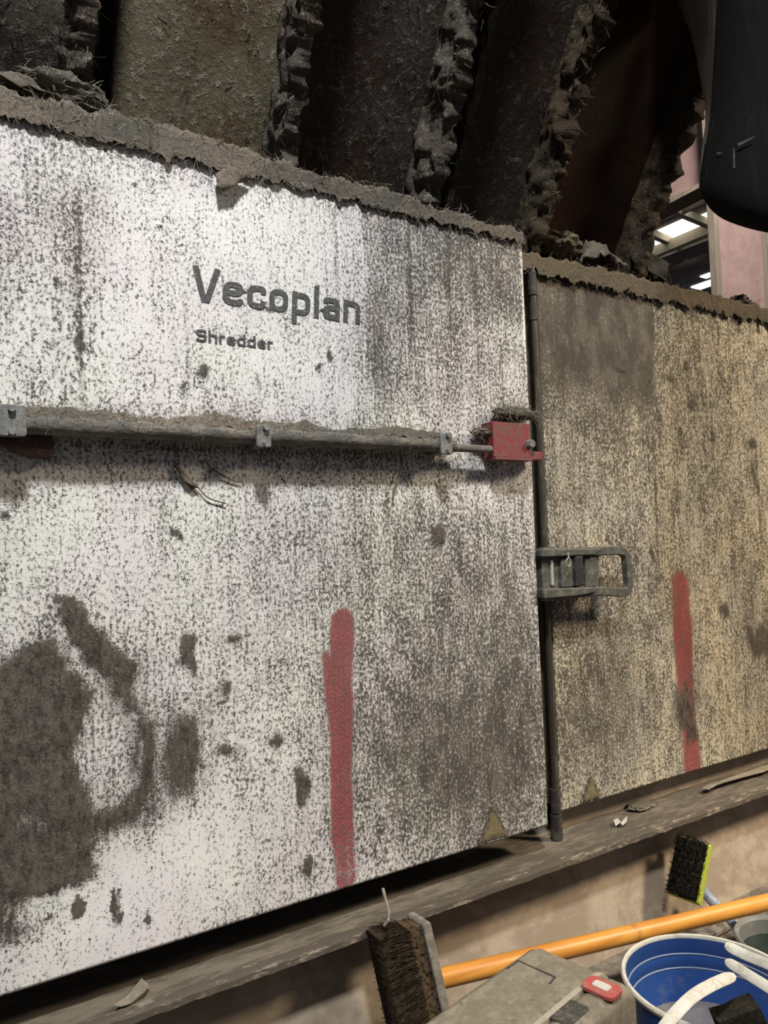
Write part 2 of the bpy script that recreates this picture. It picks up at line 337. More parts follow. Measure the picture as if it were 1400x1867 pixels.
def gauss(X, Z, px, py, rx, ry, Y, ang=0):
    c = onY(px, py, Y); s = (abs(onY(px+1, py, Y)[0]-c[0])); sz = abs(onY(px, py+1, Y)[2]-c[2])
    dx, dz = (X-c[0])/(rx*s), -(Z-c[2])/(ry*sz)
    if ang: a = math.radians(ang); dx, dz = dx*math.cos(a)+dz*math.sin(a), -dx*math.sin(a)+dz*math.cos(a)
    return dx*dx+dz*dz
def blur_in(d, w): return np.clip(.5-d/w, 0, 1)

def paint_left(X, Z):
    G = lambda *a: np.exp(-gauss(X, Z, *a, 0.))
    g = .40+.07*cheap_noise(X, Z, 9, 11)-.7*np.exp(-((X-1.050)/.0028)**2)*np.clip((Z-1.15)/.15, 0, 1)*np.clip((1.46-Z)/.03, 0, 1)
    ex = [onY(655, 380)[0], onY(684, 740)[0]]
    zt = np.clip((Z-onY(684, 740)[2])/(onY(655, 380)[2]-onY(684, 740)[2]), 0, 1.2); edge = ex[1]+(ex[0]-ex[1])*zt+.006*cheap_noise(X, Z, 30, 2)
    up = np.clip((Z-1.02)/.12, 0, 1); g += .24*np.clip((X-edge)/.008+.5, 0, 1)*up*(1-.35*np.clip((X-edge-.1)/.2, 0, 1))
    g += .22*G(675, 660, 26, 120) + .30*G(880, 470, 120, 100)
    g += .36*G(850, 1260, 180, 300)+.28*G(930, 1420, 130, 160)+.16*G(760, 1430, 110, 150)+.10*G(640, 1250, 150, 250)
    g += .14*G(145, 420, 55, 170)+.10*G(30, 400, 140, 120)+.12*G(450, 838, 520, 22)+.10*G(300, 752, 300, 16)+.25*G(460, 822, 480, 10)  # darker at the upper left and in bands along the lock bar
    g += .14*G(950, 1250, 60, 300)+.12*G(720, 1000, 300, 140)
    g += -.12*G(430, 400, 170, 130)-.10*G(240, 560, 110, 180)-.24*G(230, 1640, 260, 130)-.10*G(560, 700, 110, 70)-.08*G(120, 1000, 140, 120)  # speck density cut to paint brighter light at upper left and bottom left
    g += .35*np.clip(1-(1.467-Z)/.012-.4*cheap_noise(X, Z, 45, 8), 0, 1)
    for px, top, bot, a in ((145, 330, 770, .30), (362, 380, 520, .16), (340, 520, 720, .24), (612, 360, 560, .30), (748, 380, 640, .30), (695, 560, 720, .22), (505, 470, 540, .2), (820, 430, 640, .2), (870, 470, 700, .2), (915, 600, 780, .2), (260, 700, 760, .2), (705, 840, 960, .25), (300, 860, 1050, .12), (450, 850, 980, .14), (540, 900, 1100, .12)):
        c = onY(px, (top+bot)/2); zt_, zb_ = onY(px, top)[2], onY(px, bot)[2]
        g += a*np.exp(-((X-c[0]+.0012*np.sin(Z*90))/.0035)**2)*np.clip((zt_-Z)/.04, 0, 1)*np.clip((Z-zb_)/.05, 0, 1)
    nz = .010*cheap_noise(X, Z, 42, 21)
    mud = np.zeros(X.shape); X0, Z0 = X, Z; X, Z = warp(X, Z)
    P = [([(-60, 1230), (0, 1215), (40, 1185), (75, 1158), (100, 1170), (122, 1225), (162, 1262), (150, 1305), (130, 1335), (150, 1420), (165, 1500), (172, 1565), (165, 1600), (60, 1632), (0, 1665), (-60, 1700)], .016),
         ([(98, 1082), (135, 1100), (172, 1130), (205, 1185), (250, 1210), (250, 1242), (215, 1240), (180, 1226), (158, 1198), (136, 1170), (114, 1130)], .010),
         ([(215, 1235), (246, 1235), (245, 1300), (222, 1285), (195, 1250)], .022),
         ([(250, 1310), (282, 1312), (288, 1350), (284, 1440), (262, 1500), (205, 1505), (225, 1465), (248, 1425), (240, 1360)], .016),
         ([(312, 1302), (360, 1300), (376, 1345), (368, 1400), (352, 1445), (318, 1450), (300, 1405), (300, 1350)], .026),
         ([(150, 1500), (210, 1462), (290, 1450), (285, 1480), (230, 1510), (165, 1535)], .018),
         ([(-60, 1660), (20, 1655), (60, 1690), (10, 1720), (-60, 1740)], .03)]
    for pl, w in P:
        sd = seg_poly_sd(X, Z, wall_pts(pl, 0)); mud = np.maximum(mud, np.clip(.62-sd/(w*2.4), 0, 1)*(.92 if len(pl) > 10 else .70)); g += .13*np.clip(1-sd/.05, 0, 1)
    for px, py, rx, ry, a in ((340, 1178, 11, 28, -15), (352, 1205, 7, 22, -12), (436, 1168, 20, 15, 10), (800, 972, 11, 22, 8), (812, 1090, 10, 12, 0), (366, 678, 13, 11, 0), (140, 606, 11, 14, 0), (148, 622, 7, 12, 0), (112, 520, 6, 10, 0), (213, 1660, 12, 36, -14), (273, 1676, 11, 15, 15), (501, 1345, 12, 16, 20), (405, 1370, 30, 10, 25), (548, 1430, 8, 30, 8), (556, 1580, 7, 26, -10), (312, 975, 9, 10, 0), (12, 940, 14, 12, 0), (248, 338, 6, 9, 0), (287, 418, 5, 5, 0), (575, 665, 9, 11, 20), (490, 560, 8, 6, 0), (600, 650, 6, 9, 20), (78, 1670, 8, 10, 0), (140, 1660, 9, 12, 40), (270, 1575, 6, 7, 0), (330, 700, 7, 20, 0), (470, 690, 6, 14, 0), (405, 1250, 16, 26, 0)):
        q = np.sqrt(gauss(X, Z, px, py, rx, ry, 0., a)); mud = np.maximum(mud, np.clip(1.15-q*.55+nz*25, 0, 1)*(.55 if (rx > 14 and ry > 20) or px == 405 else .78))
    # dust-rubbed lighter ochre window inside the big patch
    mud *= 1-.38*np.exp(-gauss(X, Z, 45, 1500, 55, 40, 0., 0))
    X, Z = X0, Z0
    red = blur_in(line_d(X, Z, wall_pts([(624, 1130), (622, 1200), (624, 1320), (622, 1420), (626, 1520), (632, 1600)], 0), [.021, .022, .021, .020, .024, .024])+.002*cheap_noise(X, Z, 60, 4), .016)
    red = np.maximum(red, .8*blur_in(line_d(X, Z, wall_pts([(594, 1195), (604, 1240), (614, 1330), (618, 1400)], 0), [.010, .016, .015, .008]), .014))
    red *= .62+.38*np.clip((Z-onY(625, 1560)[2])/.10, 0, 1)+.10*cheap_noise(X, Z, 80, 7)
    return g, mud, red
def paint_right(X, Z):
    Yr = .05; G = lambda *a: np.exp(-gauss(X, Z, *a, Yr))
    g = .63+.06*cheap_noise(X, Z, 9, 15)
    ex = onY(1192, 640, Yr)[0]+.005*cheap_noise(X, Z, 30, 6)
    g += .40*np.clip((ex-X)/.014+.5, 0, 1)*np.clip((Z-onY(1100, 740, Yr)[2])/.10, 0, 1)  # dirt edge plus the hopper's shadow, both darkened into the colour
    g += .14*np.clip((ex+.03-X)/.03, 0, 1)*np.clip((Z-onY(1100, 930, Yr)[2])/.2, 0, 1)
    g += .14*G(1110, 1170, 80, 170)+.10*G(1070, 1330, 90, 90)-.10*G(1300, 1200, 80, 200)-.10*G(1150, 1440, 90, 50)+.12*G(1360, 1040, 60, 60)+.10*G(1100, 690, 120, 90)
    for px, top, bot, a in ((1190, 560, 1000, .22), (1382, 800, 1000, .25), (1330, 590, 700, .12), (1252, 560, 640, .15), (1200, 950, 1150, .14)):
        c = onY(px, (top+bot)/2, Yr); zt_, zb_ = onY(px, top, Yr)[2], onY(px, bot, Yr)[2]
        g += a*np.exp(-((X-c[0])/.005)**2)*np.clip((zt_-Z)/.04, 0, 1)*np.clip((Z-zb_)/.05, 0, 1)
    g += .3*np.clip(1-(1.44-Z)/.02-.4*cheap_noise(X, Z, 45, 8), 0, 1)
    nz = .010*cheap_noise(X, Z, 42, 31); mud = np.zeros(X.shape); X0, Z0 = X, Z; X, Z = warp(X, Z)
    for px, py, rx, ry, a, k in ((1247, 1285, 20, 42, -8, .9), (1262, 1330, 10, 22, -8, .85), (1394, 1165, 24, 30, 0, .75), (1366, 1155, 8, 22, 0, .6), (1132, 674, 8, 7, 0, .9), (1180, 690, 6, 16, 0, .8), (1222, 688, 12, 8, 0, .6), (1262, 738, 6, 7, 0, .9), (1372, 815, 7, 10, 0, .9), (1375, 870, 5, 30, 0, .7), (1300, 795, 3, 10, 0, .9), (1338, 580, 7, 9, 0, .9), (1385, 600, 5, 9, 0, .8), (1375, 685, 4, 8, 0, .8), (1237, 905, 8, 10, 0, .5), (1190, 1008, 4, 16, 0, .8), (1320, 1110, 8, 12, 0, .7), (1250, 668, 5, 6, 0, .9)):
        q = np.sqrt(gauss(X, Z, px, py, rx, ry, Yr, a)); mud = np.maximum(mud, np.clip(1.15-q*.55+nz*25, 0, 1)*k*.9)
    X, Z = X0, Z0
    red = blur_in(line_d(X, Z, wall_pts([(1240, 1062), (1243, 1130), (1248, 1220), (1256, 1320), (1262, 1395)], Yr), [.027, .034, .032, .027, .032])+.004*cheap_noise(X, Z, 50, 4), .034)
    return g, mud, red
door = make_door('access_door', -.4, 1.052, .278, 1.467, 0., .035, M_door, paint_left)
XR = 1.138
doorR = make_door('access_door', XR, 2.45, .272, 1.44, .05, .03, M_doorR, paint_right)
tag(door, 'left door, white paint speckled with dark dirt'); tag(doorR, 'right door, cream stained paint, set back behind the latch')

# lettering
def rp(pts, r=.19, closed=False):
    """round the corners of a stroke path"""
    P = [Vector(p) for p in pts]; n = len(P); out = []
    for i, p in enumerate(P):
        if not closed and i in (0, n-1): out.append(p); continue
        a, b = P[i-1], P[(i+1) % n]; da, db = a-p, b-p; k = min(r, da.length/2, db.length/2); s0, s1 = p+da.normalized()*k, p+db.normalized()*k
        out += [(1-t)**2*s0+2*t*(1-t)*p+t*t*s1 for t in (0, .25, .5, .75, 1)]
    return out+([out[0]] if closed else [])
BOWL = [(.1, .10), (.1, .62), (.52, .62), (.52, .10)]
GL = {'V': (.78, [[(.08, 1), (.34, .07), (.44, .07), (.70, 1)]]), 'e': (.64, [rp([(.1, .37), (.52, .37), (.52, .62), (.1, .62), (.1, .10), (.52, .10), (.52, .22)])]),
      'c': (.60, [rp([(.50, .46), (.50, .62), (.1, .62), (.1, .10), (.50, .10), (.50, .26)])]), 'o': (.64, [rp(BOWL, .2, True)]),
      'p': (.64, [[(.1, .72), (.1, -.28)], rp([(.1, .62), (.52, .62), (.52, .10), (.1, .10)])]), 'l': (.24, [[(.1, 0), (.1, 1)]]),
      'a': (.62, [rp([(.11, .50), (.11, .62), (.50, .62), (.50, 0)]), rp([(.50, .38), (.1, .38), (.1, .09), (.50, .09)])]),
      'n': (.64, [[(.1, 0), (.1, .72)], rp([(.1, .62), (.52, .62), (.52, 0)])]), 'h': (.64, [[(.1, 0), (.1, 1)], rp([(.1, .62), (.52, .62), (.52, 0)])]),
      'r': (.44, [[(.1, 0), (.1, .72)], rp([(.1, .50), (.1, .62), (.42, .62)])]), 'd': (.64, [[(.52, 0), (.52, 1)], rp([(.52, .62), (.1, .62), (.1, .10), (.52, .10)])]),
      'S': (.72, [rp([(.60, .74), (.60, .90), (.1, .90), (.1, .52), (.60, .52), (.60, .10), (.1, .10), (.1, .26)])])}
def text(name, word, x, z, cap, width, stroke, mat, parent, y, shear=0.):
    tot = sum(GL[c][0]+.06 for c in word); kx = width/(tot-.12); ox = 0; b = bmesh.new()
    for c in word:
        for pi_, path in enumerate(GL[c][1]):
            P = [Vector(p) for p in path]; n = len(P); L_, R_ = [], []; cl = (P[0]-P[-1]).length < 1e-6
            for i, p in enumerate(P):
                t0 = (p-P[i-1]) if i else (P[0]-P[-2] if cl else P[1]-P[0]); t1 = (P[i+1]-p) if i < n-1 else (P[1]-P[0] if cl else p-P[i-1])
                t0.normalize(); t1.normalize(); t = (t0+t1).normalized(); m = stroke/2/max(.35, t.dot(t1)); nn = Vector((-t.y, t.x))
                for lst, sg in ((L_, 1), (R_, -1)):
                    q = p+nn*m*sg; lst.append(b.verts.new((x+(ox+q.x+shear*q.y)*kx, y-1.2e-5*i-2e-4*pi_, z+q.y*cap)))
            for i in range(n-1): b.faces.new((L_[i], R_[i], R_[i+1], L_[i+1]))
        ox += GL[c][0]+.06
    vs = list(b.verts); sx, sz = np.array([v.co.x for v in vs]), np.array([v.co.z for v in vs])
    for v, d in zip(vs, cheap_noise(sx, sz, 7, 5)): v.co.y += -.0012*d
    return fin(name, b, mat, parent, smooth=False)
p0, p1 = onY(352, 515), onY(657, 560)
text('logo_lettering', 'Vecoplan', p0[0]-.004, 1.241, .056, p1[0]-p0[0], .165, M_letter, door, -.0011, .06)
p0, p1 = onY(357, 612), onY(496, 622)
text('small_lettering', 'Shredder', p0[0], onY(358, 622)[2], .0195, p1[0]-p0[0], .165, M_letter, door, -.0011)
# worn warning triangles near the bottom corners
M_warn = dusty('worn_warning_sticker', (.16, .125, .055), (.20, .175, .125), .6, 110, rough=.8, spots=(.045, .038, .03)); M_warnb = dusty('sticker_border', (.07, .058, .04), (.20, .17, .125), .6, 130, spots=(.05, .042, .03))
def triangle(cx, cy, r, Y, par):
    c = onY(cx, cy, Y); 
    for rr, nm, m, yy in ((r, 'warning_sticker', M_warnb, -.0026), (r*.72, 'sticker_face', M_warn, -.0031)):
        b = bmesh.new(); vs = [b.verts.new((c[0]+rr*math.cos(a), Y+yy, c[2]+rr*math.sin(a))) for a in (math.pi/2, math.pi*7/6, math.pi*11/6)]; b.faces.new(vs)
        fin(nm, b, m, par, smooth=False)
triangle(1077, 1442, .034, .05, doorR); triangle(898, 1508, .042, 0., door)

# hopper
hop = empty('hopper', (0, 0, 0)); hop.parent = mach; hop.location = -mach.location
hxL = onH(222, 100)[0]; ribx = [onH(545, 140, .08)[0], onH(830, 160, .08)[0], onH(1040, 240, .08)[0], onH(1216, 310, .06)[0]]
def hgrid(name, xs, ns, s0, s1, mat, amp, nstep=40):
    V, Fc = [], []; ss = np.linspace(s0, s1, nstep)
    for s in ss:
        for x, n in zip(xs, ns): V.append(hp(x, s, n+amp*fbm(x*9, s*9, n*9)))
    w = len(xs)
    for i in range(nstep-1):
        for j in range(w-1): a = i*w+j; Fc.append((a, a+1, a+w+1, a+w))
    return raw(name, V, Fc, mat, hop)
arc = [(hxL+.055*(1-math.cos(t)), -.055*(1-math.sin(t))) for t in np.linspace(0, math.pi/2, 9)]
xs = [hxL, hxL]+[a for a, _ in arc]; ns = [-.30, -.12]+[b for _, b in arc]
more = list(np.linspace(hxL+.08, ribx[0], 24)); hgrid('hopper_panel', xs+more, ns+[0]*len(more), -.05, 1.3, M_hop1, .004)
for i, (a, b) in enumerate(zip(ribx, ribx[1:])):
    q = list(np.linspace(a, b, 26)); hgrid('hopper_panel', q, [0]*26, -.05, 1.3, (M_hop2, M_hop2, M_hop3)[i], .005)
q = list(np.linspace(-1.0, onH(172, 160, -.01)[0], 26)); ql = q
hgrid('hopper_panel', q+[q[-1]], [-.03]*26+[-.25], -.05, 1.3, M_rib, .014, 60)
bm = bmesh.new(); box(bm, Vector(hp(.25, .6, -.42)), (3.0, .02, 1.5), frame_rot((1, 0, 0), ES)); 
fin('hopper_back', bm, M_black, hop, smooth=False)
def rib(x, depth, mat, th=.02, amp=.012, fmat=None):
    nS, nN = 230, 15; V, Fc = [], []; loops = [(-th/2, k/(nN-1)) for k in range(nN)]+[(th/2, 1-k/(nN-1)) for k in range(nN)]
    for i, s in enumerate(np.linspace(-.04, 1.3, nS)):
        dd = depth*(1+.16*fbm(x*7, s*14, 3.3)+.08*fbm(x, s*50, 1))*min(1, max(.05, (s+.03)/.06))
        for ox, t in loops:
            k = amp*(.5+.7*t); V.append(hp(x+ox+k*fbm(x+ox*30, s*24, t*2.5, 5)*(1 if t > 0 else .2), s, dd*t+k*.6*fbm(s*30, t*5, ox*50+x)))
    w = len(loops)
    for i in range(nS-1):
        for j in range(w): a = i*w+j; b = i*w+(j+1) % w; Fc.append((a, b, b+w, a+w))
    r = raw('rib', V, Fc, mat, hop)
    seeds = [hp(x+rng.normal()*.010, s, depth*rng.uniform(.2, 1.05)) for s in rng.uniform(.12, .9, 160)]
    strands('rib_fibres', seeds, 420, .022, .0007, fmat or M_fibd, r, .4)
rib(ribx[0], .085, M_rib, .03, .018); rib(ribx[1], .095, M_rib, .03, .020); rib(ribx[2], .085, M_rib_shaded, .03, .020); rib(ribx[3], .085, M_rib_shaded, .03, .012)
rib(onH(140, 80, .03)[0], .05, M_rib, .03, .02)
# second thin stiffener edge right of rib two, as on the photograph
rib(onH(868, 160, .03)[0], .035, M_rib, .014, .010)
seeds = [hp(x, s, .003) for x, s in zip(rng.uniform(hxL+.06, ribx[1], 500), rng.uniform(0, .8, 500))]
strands('panel_fibres', seeds, 900, .016, .0006, M_fibd, hop, .2, EN)
seeds = [hp(x, s, -.02) for x, s in zip(rng.uniform(-.3, ql[-1], 300), rng.uniform(0, .6, 300))]
strands('panel_fibres', seeds, 700, .03, .0009, M_fibd, hop, .5, EN)

# ledge, base and rods
def strip(name, prof, x0, x1, mat, parent, n=90, amp=0., closed=True, f=12):
    V, Fc = [], []; w = len(prof)
    for x in np.linspace(x0, x1, n):
        for y, z in prof: V.append((x, y+amp*.4*fbm(x*f, y*20, z*20+4), z+amp*fbm(x*f, y*20, z*20)))
    for i in range(n-1):
        for j in range(w if closed else w-1): a = i*w+j; b = i*w+(j+1) % w; Fc.append((a, b, b+w, a+w))
    if closed: Fc.append(tuple(range(w))[::-1]); Fc.append(tuple(range((n-1)*w, n*w)))
    return raw(name, V, Fc, mat, parent, True, 35)
strip('ledge', [(.17, .255), (.15, .225), (.09, .219), (.02, .219), (-.035, .223), (-.035, .2125), (.17, .205)], -.9, 2.6, M_ledge, mach, 120, .002)
strip('ledge_lip', [(-.030, .2255), (-.050, .2275), (-.056, .2265), (-.057, .2175), (-.052, .2145), (-.030, .2135)], -.9, 2.6, M_lip, mach, 300, .0016, f=40)
strip('back_riser', [(.085, .215), (.10, .215), (.10, .27), (.085, .27)], XR+.03, 2.5, M_base, mach, 10)
strip('base_panel', [(.028, .21), (-.045, -.02), (.1, -.02), (.1, .21)], -.9, 2.6, M_base, mach, 60, .002, f=4)
rodp = [onY(955, 440, .055), onY(1020, 1532, .055)]; rx = 1.119
bm = bmesh.new(); tube(bm, [(rx, .045, .215), (rx, .045, 1.445)], .0072, 14); hr = fin('hinge_rod', bm, M_rod, mach)
for z, h, r in ((.30, .05, .0105), (.245, .055, .0125), (1.40, .05, .0095), (1.34, .04, .009)):
    bm = bmesh.new(); tube(bm, [(rx, .045, z-h/2), (rx, .045, z+h/2)], r, 14); fin('rod_sleeve', bm, M_steel, hr, bevel=.001)
bm = bmesh.new(); box(bm, (XR-.001, .075, .86), (.003, .045, 1.16)); fin('door_edge_strip', bm, dusty('pale_edge_strip', (.14, .125, .09), (.26, .23, .17), .5, 60), mach, smooth=False)

# lock bar on the left door
bar = empty('lock_bar', (0, 0, 0)); bar.parent = mach; bar.location = -mach.location
YB = -.032; pb_ = lambda x, y, Y=YB: Vector(onY(x, y, Y))
zb = 1.0275
bm = bmesh.new(); tube(bm, [(x, YB+.0015*fbm(x*8, 0, 0), zb+.0012*fbm(x*9, 3, 0)) for x in np.linspace(-.3, pb_(826, 815).x, 50)], .0135, 14); fin('pipe', bm, M_pipe, bar)
bm = bmesh.new(); tube(bm, [(pb_(820, 815).x, YB, zb-.004), (pb_(894, 818).x, YB, zb-.004)], .0075, 12); fin('thin_rod', bm, M_pipe, bar)
def clamp(cx, cy, w, h, t):
    c = onY(cx, cy, -.045); b = bmesh.new(); prism(b, rrect(w, h, .004, 3), 0, t, Matrix.Translation((c[0], -.045, c[2])) @ Matrix.Rotation(math.radians(90), 4, 'X'))
    o = fin('clamp', b, M_clamp, bar, smooth=False, bevel=.0015)
    bb = bmesh.new(); box(bb, (c[0], -.022, c[2]), (w*.8, .045, h*.86)); fin('clamp_foot', bb, M_clamp, o, smooth=False, bevel=.002)
    for s in (-1, 1):
        b = bmesh.new(); bmesh.ops.create_cone(b, cap_ends=True, segments=6, radius1=.0055, radius2=.005, depth=.008, matrix=Matrix.Translation((c[0]+.1*w, -.045-t-.002, c[2]+s*h*.36)) @ Matrix.Rotation(math.radians(90), 4, 'X')); fin('bolt', b, M_clamp, o, smooth=False)
clamp(14, 767, .044, .042, .006); clamp(479, 796, .024, .036, .006); clamp(811, 809, .026, .040, .006)
pa = onY(62, 812, -.004); bm = bmesh.new(); prism(bm, [(-.06, .012), (.022, .012), (.022, -.018), (-.004, -.018), (-.05, .0)], 0, .02, Matrix.Translation((pa[0], 0, pa[2])) @ Matrix.Rotation(math.radians(90), 4, 'X')); fin('gusset', bm, dusty('maroon_bracket', (.07, .042, .038), (.13, .09, .078), .5, 60), bar, smooth=False, bevel=.001)
# red striker plate
a = onY(897, 768, -.035); b_ = onY(968, 836, -.035); cx, cz, w_, h_ = (a[0]+b_[0])/2, (a[2]+b_[2])/2, b_[0]-a[0], a[2]-b_[2]
bm = bmesh.new(); box(bm, (cx, -.033, cz), (w_, .006, h_)); box(bm, (a[0]+.003, -.018, cz), (.006, .034, h_)); box(bm, (cx, -.018, a[2]-.003), (w_, .034, .006)); rp = fin('red_bracket', bm, M_red, bar, smooth=False, bevel=.0012)
q0 = onY(935, 838, -.03); q1 = onY(984, 838, -.03)
bm = bmesh.new(); box(bm, ((b_[0]+q1[0])/2-.004, -.024, b_[2]+.006), (q1[0]-b_[0]+.016, .022, .017)); fin('striker_tongue', bm, M_red, rp, smooth=False, bevel=.002)
bm = bmesh.new(); box(bm, (cx, -.026, b_[2]-.003), (w_*1.0, .03, .005)); fin('bracket_bottom', bm, M_red, rp, smooth=False, bevel=.001)
bm = bmesh.new(); bmesh.ops.create_cone(bm, cap_ends=True, segments=6, radius1=.010, radius2=.008, depth=.012, matrix=Matrix.Translation((b_[0]-.004, -.04, cz-.006)) @ Matrix.Rotation(math.radians(90), 4, 'X')); fin('bolt', bm, M_clamp, rp, smooth=False)

# toggle latch on the right door
lat = empty('toggle_latch', (0, 0, 0)); lat.parent = mach; lat.location = -mach.location
YL = .012; L = lambda x, y, Y=YL: (lambda p: (p[0], p[2]))(onY(x, y, Y))
toY = lambda Y: Matrix.Translation((0, Y, 0)) @ Matrix.Rotation(math.radians(90), 4, 'X')
def yprism(name, polypx, Y, depth, mat, par, bevel=.002, hole=None):
    b = bmesh.new(); prism(b, [L(x, y, Y) for x, y in polypx], 0, depth, toY(Y+depth)); return fin(name, b, mat, par, smooth=False, bevel=bevel)
# bow handle: swept rounded bar round the window
def bow(name, px, w, Y, depth, mat, par):
    pts = [Vector((*L(x, y, Y), 0)) for x, y in px]; b = bmesh.new(); o, i = [], []
    for k, p in enumerate(pts):
        t = (pts[min(k+1, len(pts)-1)]-pts[max(k-1, 0)]).normalized(); n = Vector((-t.y, t.x, 0)); o.append(p+n*w/2); i.append(p-n*w/2)
    prism(b, [(p.x, p.y) for p in o]+[(p.x, p.y) for p in i[::-1]], 0, depth, toY(Y+depth)); return fin(name, b, mat, par, smooth=False, bevel=.003)
bow('latch_handle', [(990, 1007), (1040, 1007), (1095, 1005), (1128, 1003), (1140, 1006), (1146, 1014), (1149, 1040), (1151, 1066), (1148, 1077), (1138, 1080), (1095, 1078), (1040, 1083), (992, 1088)], .0195, -.006, .016, M_latch, lat)
yprism('latch_plate', [(986, 1010), (1092, 1010), (1092, 1082), (990, 1086)], .002, .044, M_latch, lat)
yprism('latch_block', [(1022, 1018), (1050, 1018), (1052, 1070), (1024, 1072)], -.004, .02, M_latch, lat, .003)
yprism('latch_hook', [(1048, 1012), (1064, 1013), (1066, 1068), (1050, 1070)], -.010, .03, M_latchd, lat, .004)
yprism('latch_body', [(1066, 1016), (1090, 1016), (1091, 1070), (1068, 1070)], -.002, .02, M_latch, lat, .002)
yprism('latch_arm', [(987, 1001), (1100, 1000), (1085, 1012), (988, 1016)], -.012, .022, M_latch, lat, .003)
yprism('latch_arm', [(990, 1074), (1085, 1070), (1088, 1080), (1060, 1086), (992, 1092)], -.012, .022, M_latch, lat, .003)
yprism('hinge_knuckle', [(1004, 1020), (1009, 1020), (1011, 1068), (1006, 1068)], -.002, .012, M_ring, lat, .002)
yprism('latch_bracket', [(986, 1086), (1040, 1086), (1040, 1092), (988, 1096)], .0, .05, M_latch, lat, .001)
# little chain down to a split ring
c0 = Vector(onY(1035, 960, .03)); c1 = Vector(onY(1036, 1012, -.016)); nl = 7
for k in range(nl):
    p = c0.lerp(c1, k/(nl-1)); rot = Matrix.Rotation(math.radians(90 if k % 2 else 20), 4, 'Z') @ Matrix.Rotation(math.radians(90), 4, 'X'); b = bmesh.new()
    tube(b, [Vector((p.x, p.y, p.z))+(rot @ Vector((.0026*math.cos(t), .0052*math.sin(t), 0))) for t in np.linspace(0, 6.283, 11)], .0010, 5, False); fin('chain_link', b, M_ring, lat)
pr = Vector(onY(1036, 1025, -.018)); b = bmesh.new(); tube(b, [pr+Vector((.0065*math.cos(t), -.001*math.sin(t), .0085*math.sin(t))) for t in np.linspace(0, 6.283, 20)], .0014, 6, False); fin('ring', b, M_ring, lat)

# ------------------------------------------------------------------ dust and debris
def ridge(name, x0, x1, yb, yf, zf, hfun, dip, mat, n=560, m=22, amp=.010):
    V, Fc = [], []; seeds = []
    for i in range(n):
        x = x0+(x1-x0)*i/(n-1); h = max(hfun(x), .003); low = dip*(1+1.3*fbm(x*30, 0, 7, 3)+.9*fbm(x*120, 2, 7, 3))
        for j in range(m):
            t = j/(m-1); a = math.pi*t; y = yf+(yb-yf)*(.5-.5*math.cos(a)); z = zf+h*math.sin(a)**.8
            if t < .12: z = zf-low*(1-t/.12)*1.0
            if t < .2: y = yf-.005
            k = amp*min(1, h/.02+.3)
            v = np.array([x+.4*k*fbm(x*50, y*50, 2), y+k*(.7 if t > .2 else .25)*fbm(x*26+3, y*26, z*26, 5), z+k*fbm(x*26, y*26, z*26+9, 5)*(1 if t > .05 else .5)+.005*fbm(x*80, y*120, 5, 4)])
            V.append(v)
            if j < m*.7: seeds.append(v)
    for i in range(n-1):
        for j in range(m-1): a = i*m+j; Fc.append((a, a+1, a+m+1, a+m))
    o = raw(name, V, Fc, mat); o['kind'] = 'stuff'; return o, seeds
def profile(tab, Y):
    xs = [onY(x, yb, Y)[0] for x, yb, yt in tab]; hs = [abs(onY(x, yt, Y+.04)[2]-onY(x, yb, Y)[2]) for x, yb, yt in tab]
    return lambda x: float(np.interp(x, xs, hs))
hl = profile([(-300, 150, 110), (0, 208, 176), (100, 230, 196), (190, 252, 208), (250, 265, 214), (320, 288, 240), (400, 305, 262), (470, 320, 288), (560, 338, 312), (640, 350, 335), (690, 362, 333), (740, 375, 352), (770, 382, 372), (850, 402, 392), (920, 419, 412), (945, 424, 422)], -.005)
d1, s1 = ridge('dust_ridge', -.35, 1.05, .26, -.003, 1.466, hl, .007, M_dust)
tag(d1, 'grey fibrous dust heaped along the top edge of the left door', 'dust'); strands('dust_fibres', s1, 3600, .022, .0005, M_fib, d1, .2)
hr_ = profile([(960, 478, 455), (1000, 492, 474), (1100, 515, 492), (1200, 540, 522), (1300, 568, 548), (1400, 596, 578)], .045)
d2, s2 = ridge('dust_ridge', 1.075, 2.5, .26, .044, 1.438, hr_, .012, M_dustw, 300)
tag(d2, 'brownish dust strip along the top edge of the right door', 'dust'); strands('dust_fibres', s2, 1800, .022, .0005, M_fib, d2, .2)
# fluff on the lock bar
V, Fc, seeds = [], [], []; xa, xb = pb_(20, 770).x, pb_(820, 800).x; n, m = 260, 9
hb = lambda x: .009+.016*max(0, fbm(x*9, 1, 1)+.40)
for i in range(n):
    x = xa+(xb-xa)*i/(n-1)
    for j in range(m):
        t = j/(m-1); y = YB-.010+t*.042; z = zb+.0115*math.sqrt(max(0, 1-((y-YB)/.0135)**2)) if abs(y-YB) < .0135 else zb
        z = z-.002+hb(x)*math.sin(math.pi*min(1, t*.8+.05))+.006*t; V.append((x, y+.002*fbm(x*60, y*60, 1), z+.004*fbm(x*50, y*50, 4))); seeds.append(np.array(V[-1]))
for i in range(n-1):
    for j in range(m-1): a = i*m+j; Fc.append((a, a+1, a+m+1, a+m))
df = raw('dust_fluff', V, Fc, M_dust); tag(df, 'matted fibre fluff lying on the long lock bar', 'dust', kind='stuff'); strands('dust_fibres', seeds, 1800, .018, .0005, M_fib, df, .4)
